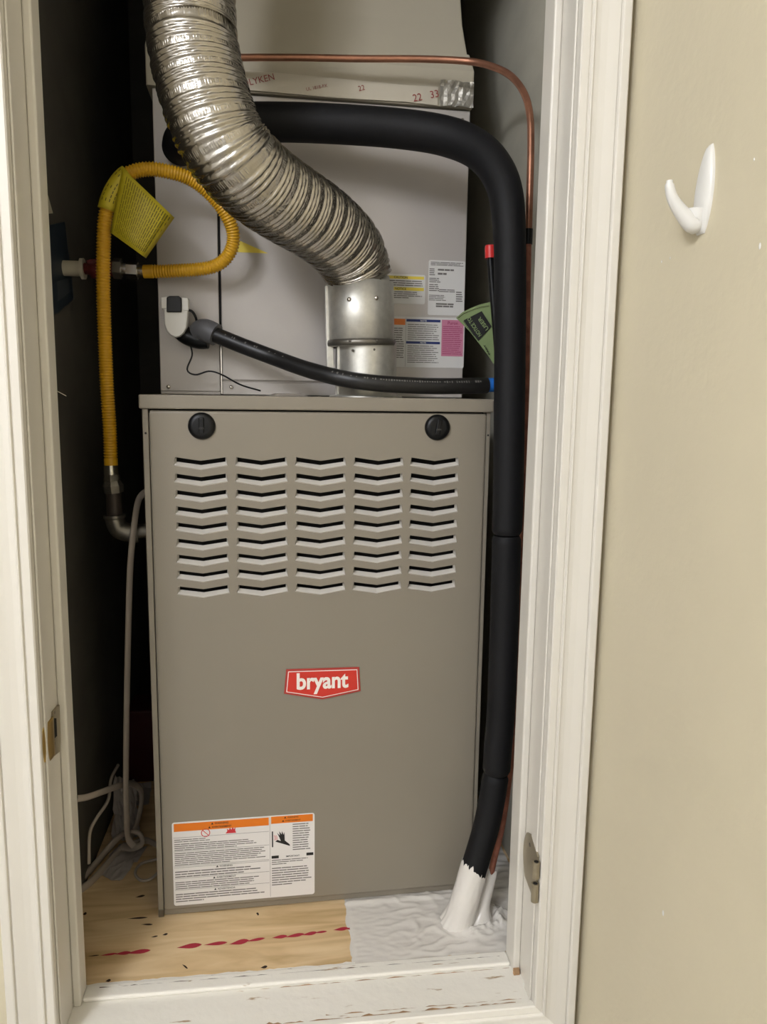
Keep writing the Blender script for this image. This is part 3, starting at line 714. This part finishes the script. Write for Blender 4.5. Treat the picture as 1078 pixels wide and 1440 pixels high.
# yellow tag around the hose
tg = empty('yellow_hose_tag', P(205, 363, .285), 'yellow printed warning tag wrapped around the top left bend of the gas hose', 'tag')
seg_ = [p for p in hp_]
i0 = min(range(len(seg_)), key=lambda i: (seg_[i]-P(149, 300, .300)).length); i1 = min(range(len(seg_)), key=lambda i: (seg_[i]-P(180, 245, .302)).length)
if i0 > i1: i0, i1 = i1, i0
W(MB().tube(seg_[i0:i1:6], .0132, 24, cap=False), 'sleeve', m_tag, tg, solid=.0005)
def tgp(u, v_):
    a, b, c, e = (172, 236), (245, 306), (205, 363), (155, 327)   # top-left, right, bottom, left
    x = (a[0]*(1-u)+b[0]*u)*(1-v_)+(e[0]*(1-u)+c[0]*u)*v_; y = (a[1]*(1-u)+b[1]*u)*(1-v_)+(e[1]*(1-u)+c[1]*u)*v_
    Yv = .288-.010*math.sin(math.pi*u)+.012*(u > .9)*(u-.9)*10
    return P(x, y, Yv)
mb = MB(); N_ = 14
mb.add([tgp(i/N_, j/6) for i in range(N_+1) for j in range(7)], [(i*7+j, (i+1)*7+j, (i+1)*7+j+1, i*7+j+1) for i in range(N_) for j in range(6)], True)
fp_ = W(mb, 'flap', m_tag, tg, solid=.0006)
mb = MB(); rr = random.Random(5)
for k in range(21):
    u = .10+k*.042; du = .007 if k < 14 else .010
    v_ = .06
    while v_ < .93:
        e = min(.94, v_+rr.uniform(.05, .16))
        vs = [tgp(u, v_), tgp(u+du*1.4, v_), tgp(u+du*1.4, e), tgp(u, e)]
        mb.add([v-Vector((0, .0008, 0)) for v in vs], [(0, 1, 2, 3)]); v_ = e+.018
W(mb, 'fine_print', m_tagp, tg).parent = fp_
mb = MB()
sl = seg_[i0:i1:6]
for k in range(4):
    for i in range(1, len(sl)-2):
        if rr.random() < .8:
            T = (sl[i+1]-sl[i]).normalized(); a_ = -1.9+.38*k
            N = Vector((0, -1, 0)); N = (N-T*N.dot(T)).normalized(); B = T.cross(N)
            def q_(off, aa): return sl[i]+T*off+(N*math.cos(aa)+B*math.sin(aa))*.0138
            aa = -.7+.42*k
            mb.add([q_(-.0022, aa-.05), q_(.0022, aa-.05), q_(.0022, aa+.05), q_(-.0022, aa+.05)], [(0, 1, 2, 3)])
W(mb, 'sleeve_print', m_tagp, tg).parent = tg.children[0]

# sticker on the left closet wall
ws = empty('wall_sticker', PX(90, 378, CL+.001), 'dark blue-black sticker around the gas pipe on the left closet wall', 'sticker')
def xslab(pts, X, t_):
    mb = MB(); a = [PX(x, y, X) for x, y in pts]; b = [v+Vector((t_, 0, 0)) for v in a]; n = len(a)
    mb.add(a+b, [tuple(range(n)), tuple(reversed(range(n, 2*n)))]+[(i, i+n, (i+1) % n+n, (i+1) % n) for i in range(n)]); return mb
st = W(xslab([(60, 318), (90, 312), (103, 420), (79, 441), (60, 443)], CL, .0012), 'backing', m_plate, ws)
W(xslab([(80, 396), (96, 391), (98, 411), (81, 424)], CL+.0013, .0003), 'pale_print', m_plate2, ws).parent = st
pc = empty('torn_paper_corner', PX(70, 290, CL+.001), 'small pale torn paper corner sticking out behind the left door stop', 'paper')
W(xslab([(60, 262), (67, 275), (74, 300), (60, 301)], CL+.004, .0006), 'sheet', m_pvc, pc)
nl = MB().tube([PX(80, 550, CL), PX(93, 557, CL+.012)], .0011, 8).build('bent_nail', m_chr); tag(nl, 'bright bent nail in the left closet wall below the sticker', 'nail')

# ------------------------------------------------------------------ cables, paper and bag on the closet floor, left
def cable(name, pts, r, label, m=m_cable, flat=.55, group=None):
    o = MB().tube(resample(cat_rom(pts, 10), .006), r, 12, flat=flat).build(name, m); tag(o, label, 'cable', group); return o
fzc = .0045
cable('power_cable', [P(212, 690, .36), P(203, 693, .355), P(194, 706, .34), P(188, 745, .305), P(183, 800, .308), P(180, 900, .33), P(178, 1000, .345), P(177, 1100, .36), P(178, 1150, .37), P(180, 1178, .38), P(188, 1190, .38)], .0060,
      'flat grey-white cable hanging beside the furnace from its left side to the floor')
cable('extension_cord', [P(108, 1123, .28), P(122, 1121, .29), P(145, 1113, .32), P(170, 1104, .39), P(186, 1102, .46), P(198, 1112, .48), P(198, 1135, .48), P(190, 1165, .46), P(180, 1185, .43)], .0060,
      'grey cord arching out from the left jamb above the floor')
def onf(px, py, z=fzc): return PZ(px, py, z)
cable('floor_cord', [PZ(112, 1240, .012), PZ(128, 1222, .010), PZ(150, 1196, .012), PZ(166, 1178, .03), PZ(180, 1170, .05), PZ(196, 1172, .05), PZ(200, 1185, .03), PZ(188, 1192, .02), PZ(172, 1190, .012)], .0075,
      'looped grey cord on the floor, the upper of two strands running to the left jamb')
cable('floor_cord', [PZ(112, 1252, .006), PZ(130, 1238, .006), PZ(150, 1216, .006), PZ(168, 1196, .006), PZ(186, 1188, .012), PZ(205, 1182, .02), PZ(224, 1190, .03)], .0075,
      'grey cord on the floor, the lower of two strands running to the left jamb')
cable('thin_cord', [P(166, 1076, .44), P(156, 1096, .40), P(152, 1125, .36), P(136, 1150, .33), P(126, 1172, .31), P(125, 1215, .29)], .0034, 'thin grey cord hanging behind the others against the left closet wall', flat=.8)
cable('coiled_wire', [PZ(224, 1225, .004), PZ(212, 1236, .004), PZ(198, 1238, .004), PZ(190, 1228, .004), PZ(198, 1215, .004), PZ(222, 1208, .004)], .0025, 'thin wire curled on the plywood against the furnace left corner', flat=1)
def crumple(name, quad, label, m, amp=.006, n=8, seed=1, z=None):
    rr = random.Random(seed); a, b, c, e = quad; mb = MB()
    for i in range(n+1):
        for j in range(n+1):
            u, v_ = i/n, j/n; p_ = (a.lerp(b, u)).lerp(e.lerp(c, u), v_)
            p_ = p_+Vector((rr.uniform(-amp, amp)*.4, rr.uniform(-amp, amp), abs(rr.uniform(-amp, amp))))
            p_.z = max(p_.z, .0015); mb.v.append(tuple(p_))
    mb.f = [(i*(n+1)+j, (i+1)*(n+1)+j, (i+1)*(n+1)+j+1, i*(n+1)+j+1) for i in range(n) for j in range(n)]; mb.sm = [False]*len(mb.f)
    o = mb.build(name, m, solid=.0006); tag(o, label, 'paper' if 'paper' in name or 'leaflet' in name else 'bag'); return o
crumple('crumpled_paper', [P(160, 1095, .54), P(192, 1100, .56), PZ(196, 1176), PZ(158, 1186)], 'crumpled grey-white paper leaning behind the hanging cable', m_paper, .006, seed=2)
crumple('folded_leaflet', [P(184, 1104, .68), P(213, 1101, .68), P(210, 1172, .60), P(188, 1182, .60)], 'upright folded leaflet behind the cables beside the furnace', m_paper, .003, seed=4)
crumple('crumpled_paper', [PZ(136, 1230), PZ(168, 1188), PZ(206, 1194), PZ(168, 1242)], 'flat crumpled paper lying on the plywood under the cords', m_paper, .005, seed=6)
rbx = MB().box((-.045, .70, 0), (.075, .80, .165)); rb = rbx.build('red_carton', m_rbag, bevel=.004); tag(rb, 'dark red carton deep in the closet left of the furnace', 'box')

# ------------------------------------------------------------------ floor marks, mastic
def ell(mb, px0, py0, px1, py1, wpx, z=.0004, n=8):
    a, b = (px0, py0), (px1, py1); top_, bot_ = [], []
    for k in range(n+1):
        t_ = k/n; x = a[0]+(b[0]-a[0])*t_; y = a[1]+(b[1]-a[1])*t_; h = wpx/2*math.sin(math.pi*t_**1.5)**.8 if 0 < t_ < 1 else 0
        top_.append(PZ(x, y-h, z)); bot_.append(PZ(x, y+h, z))
    poly = top_+bot_[::-1][1:-1]; mb.add(poly, [tuple(range(len(poly)))])
for q in ((140, 1344, 165, 1340.5, 3), (160, 1342, 185, 1339, 5), (176, 1341, 212, 1336, 6), (248, 1333, 284, 1328, 7), (286, 1329, 320, 1325, 5), (322, 1328, 350, 1322, 7), (345, 1324, 373, 1319, 4), (382, 1319, 404, 1316, 5), (400, 1318, 428, 1313, 5), (424, 1315, 446, 1311, 5), (440, 1312, 460, 1309.5, 3), (468, 1308, 490, 1305, 5), (486, 1306.5, 508, 1303, 7)): \
    (lambda m_: (ell(m_, *q), m_.build('printed_mark', m_mark, fl)))(MB())
kn = MB()
for q in ((198, 1300, 215, 1300, 2.5), (178, 1292, 208, 1290, 2.5), (190, 1262, 204, 1259, 3), (116, 1286, 122, 1284, 4), (148, 1380, 156, 1378, 4), (256, 1356, 264, 1362, 3), (366, 1361, 376, 1359, 4), (360, 1284, 364, 1286, 4), (122, 1345, 140, 1343, 1.5), (228, 1315, 236, 1313, 3), (212, 1318, 222, 1316, 2)): ell(kn, *q)
kn.build('knot_mark', m_knot, fl)

# mastic slab: height field over the right part of the closet floor
ms = empty('mastic_patch', PZ(600, 1300), 'thick white mastic brushed on the plywood around the base of the pipes', 'sealant')
nx, ny = 130, 190; x0, x1 = .395, .704; yy0, yy1 = .0995, .60; mb = MB(); rr = random.Random(9)
from mathutils import noise
for i in range(nx+1):
    for j in range(ny+1):
        x = x0+(x1-x0)*i/nx; y = yy0+(yy1-yy0)*j/ny
        if i == 0: x += .007*noise.noise(Vector((y*28, 2, 0)))+.0015*noise.noise(Vector((y*160, 5, 0)))
        e = min(1, i/4.0); d_ = math.hypot(x-.598, y-.175); d2 = math.hypot(x-.618, y-.18)
        wx = x+.012*noise.noise(Vector((x*25, y*25, 9))); wy = y+.012*noise.noise(Vector((x*25, y*25, 19))); h = .0012*e+.0036*e*max(0, .30-abs(noise.noise(Vector((wx*22+3, wy*52, 1)))))*2*max(0, min(1, (x-.43)/.08))+.0007*e*noise.noise(Vector((x*60, y*200, 4)))
        h += .010*math.exp(-((min(d_, d2)-.028)/.012)**2)*(.6+.8*abs(noise.noise(Vector((x*130, y*130, 7)))))
        h += .006*math.exp(-((math.hypot(x-.655, y-.17)-.014)/.006)**2)
        h += .003*math.exp(-((y-.242)/.006)**2)
        mb.v.append((x, y, -.001 if (x < .6235 and y > .2475+.0252*(x-.0896)) else max(.0003, h) if i > 0 else .0002))
mb.f = [(i*(ny+1)+j, (i+1)*(ny+1)+j, (i+1)*(ny+1)+j+1, i*(ny+1)+j+1) for i in range(nx) for j in range(ny)]; mb.sm = [True]*len(mb.f)
W(mb, 'floor_coat', m_mast, ms)
def coat(path, tfun, rad, seg, name, flare):
    """paint sleeve following a pipe path; ragged upper edge"""
    n = len(path); mb = MB(); T = []
    for i in range(n): T.append((path[min(n-1, i+1)]-path[max(0, i-1)]).normalized())
    N = Vector((0, -1, 0)); vs = []
    for i in range(n):
        N = (N-T[i]*N.dot(T[i])).normalized(); B = T[i].cross(N)
        for k in range(seg):
            a_ = 2*math.pi*k/seg; t_ = i/(n-1)
            r = rad*(1+.03*noise.noise(Vector((a_*3, i*.4, 2)))) + flare*max(0, t_-.55)**2*4*(1+.5*noise.noise(Vector((a_*4, 1, 3))))
            p_ = path[i]+(N*math.cos(a_)+B*math.sin(a_))*r
            if i == 0: p_ += T[i]*tfun(a_)
            p_.z = max(p_.z, .0008); vs.append(p_)
    mb.add(vs, [(i*seg+k, i*seg+(k+1) % seg, (i+1)*seg+(k+1) % seg, (i+1)*seg+k) for i in range(n-1) for k in range(seg)], True)
    W(mb, name, m_mast, ms)
bpth = resample(cat_rom([P(664, 1230, YP-.009), P(652, 1270, YP-.012), PZ(643, 1297)], 8), .005)
coat(bpth, lambda a: -.011-.0095*math.sin(a+.2)+.010*noise.noise(Vector((math.cos(a)*5, math.sin(a)*5, 1)))+.006*noise.noise(Vector((math.cos(a)*14, math.sin(a)*14, 4))), .0228, 96, 'pipe_coat', .008)
bpth2 = resample(cat_rom([P(690, 1228, .188), P(683, 1256, .180), PZ(674, 1294)], 8), .005)
coat(bpth2, lambda a: .004*math.sin(a*5)-.004, .0105, 40, 'tube_coat', .018)

# ------------------------------------------------------------------ hardware on the jambs
sp = empty('strike_plate', PX(72, 1028, 0.0), 'small brass strike plate with curved lip on the left jamb', 'strike plate')
def jslab(pts, X, t_, root, name, m, bevel=.0003): return W(xslab(pts, X, t_), name, m, root, bevel=bevel)
plt = jslab([(72, 1001), (80, 991), (81.5, 1045), (80.5, 1057), (73, 1063), (70, 1062)], 0.0, .0035, sp, 'plate', m_nick)
jslab([(76, 1010), (79, 1010), (80, 1035), (77, 1038)], .0037, .0003, sp, 'latch_hole', m_dark).parent = plt
for y in (1002, 1046):
    c = PX(77, y, .0036)
    W(lathe([(.0001, 0), (.0022, 0)], 12).xf(Matrix.Translation(c) @ Matrix.Rotation(math.pi/2, 4, 'Y')), 'screw', m_galvd, sp).parent = plt
# lip curving round the jamb edge toward the room
mb = MB(); zs0, zs1 = PX(72, 1062, 0).z, PX(72, 1004, 0).z; n = 12; m_ = 7
for i in range(n+1):
    t_ = i/n; z = zs0+(zs1-zs0)*t_; bul = max(0, math.sin(math.pi*(t_*.96+.02)))**.4
    for j in range(m_+1):
        s_ = j/m_; yy = .032-.014*s_-(.026*bul)*s_; xx = .0038-.0070*(s_**3)*bul
        mb.v.append((xx, yy, z))
mb.f = [(i*(m_+1)+j, (i+1)*(m_+1)+j, (i+1)*(m_+1)+j+1, i*(m_+1)+j+1) for i in range(n) for j in range(m_)]; mb.sm = [True]*len(mb.f)
W(mb, 'lip', m_brass, sp, solid=.0012)
hg = empty('hinge_leaf', PX(745, 1256, XO), 'satin metal hinge leaf with two barrels low on the right jamb', 'hinge')
zA, zB_ = .2385, .156
lf = MB(); pts = []
for k in range(13):
    t_ = k/12; z = zA+(zB_-zA)*t_; pts.append((.030+.030*math.sin(math.pi*(t_*.92+.04))**.5 if 0 < t_ < 1 else .030-.012*t_, z))
poly = [(0.0, zA-.014)]+pts+[(0.0, zB_-.002)]
vs = [(XO-.0035, y, z) for y, z in poly]+[(XO-.0005, y, z) for y, z in poly]; n = len(poly)
lf.add(vs, [tuple(range(n)), tuple(reversed(range(n, 2*n)))]+[(i, i+n, (i+1) % n+n, (i+1) % n) for i in range(n)])
lfo = W(lf, 'leaf', m_nick, hg, bevel=.0004)
for za, zb in ((.2195, .1955), (.1870, .160)):
    W(MB().tube([Vector((XO-.006, -.004, za)), Vector((XO-.006, -.004, zb))], .0052, 20), 'barrel', m_nick, hg)
    W(MB().tube([Vector((XO-.006, -.004, za+.0003)), Vector((XO-.006, -.004, za-.001))], .0032, 16), 'pin_hole', m_dark, hg)
lathe([(.0001, 0), (.003, 0)], 12)
W(lathe([(.0001, .001), (.0028, .0004), (.003, 0)], 14).xf(Matrix.Translation((XO-.0036, .032, .222)) @ Matrix.Rotation(-math.pi/2, 4, 'Y')), 'screw', m_galvd, hg)

# ------------------------------------------------------------------ white hook on the right wall
hz0 = PX(985, 330, XR); hz1 = PX(1000, 203, XR)
hk = empty('wall_hook', hz0, 'white plastic adhesive hook on the beige right wall', 'hook')
yc = (hz0.y+hz1.y)/2; zc0, zc1 = hz0.z, hz1.z; mb = MB(); n = 26; seg = 20
for i in range(n+1):
    t_ = i/n; z = zc0+(zc1-zc0)*t_; wv = .0165*(math.sin(math.pi*min(1, t_*.90+.07))**.55)*(1.0-.22*t_); yv = hz0.y+(hz1.y-hz0.y)*t_
    th = .0065*(math.sin(math.pi*t_)**.4 if 0 < t_ < 1 else 0)+.0008
    for k in range(seg):
        a_ = math.pi*k/(seg-1); mb.v.append((XR-th*math.sin(a_)**.7, yv+wv*math.cos(a_), z))
mb.f = [(i*seg+k, i*seg+k+1, (i+1)*seg+k+1, (i+1)*seg+k) for i in range(n) for k in range(seg-1)]; mb.sm = [True]*len(mb.f)
W(mb, 'back_plate', m_wht, hk)
yb_ = hz0.y
arm = [Vector((XR-.003, yb_+.001, zc0+.022)), Vector((XR-.006, yb_+.001, zc0+.010)), Vector((XR-.013, yb_+.001, zc0+.0125)), Vector((XR-.024, yb_+.002, zc0+.024)), Vector((XR-.0315, yb_+.002, zc0+.034)), Vector((XR-.0350, yb_+.002, zc0+.044)), Vector((XR-.0355, yb_+.002, zc0+.050))]
W(MB().tube(resample(cat_rom(arm, 8), .002), lambda i, n: (.0125-.0085*(i/n)**.6)*(1 if i < n-2 else .75), 20), 'hook_arm', m_wht, hk)
# paint specks on the right wall
for i, (x, y, s_) in enumerate(((1068, 346, 3), (930, 368, 1.5), (942, 363, 1.2), (932, 1284, 3.4), (838, 1042, 1.6), (1060, 224, 1.6))):
    c = PX(x, y, XR); k = s_/FL*.8
    o = lathe([(.0001, .0006), (k*.7, .0004), (k, 0)], 8).xf(Matrix.Translation(c) @ Matrix.Rotation(-math.pi/2, 4, 'Y') @ Matrix.Diagonal((1.4, .8, 1, 1))).build('paint_speck', m_wht)
    o.parent = bpy.data.objects['wall_right']

# print and specks too small to pick apart
for o in bpy.data.objects:
    n_ = o.name.split('.')[0]
    if n_ in ('fine_print', 'hose_print', 'sleeve_print', 'magenta_print', 'band_lettering', 'knot_mark', 'flaked_strip', 'crack', 'rule_line', 'flame_pictogram', 'tape_print', 'knob_mark', 'heading', 'lettering'):
        if n_ != 'lettering' or o.parent.name != 'badge': o['kind'] = 'stuff'
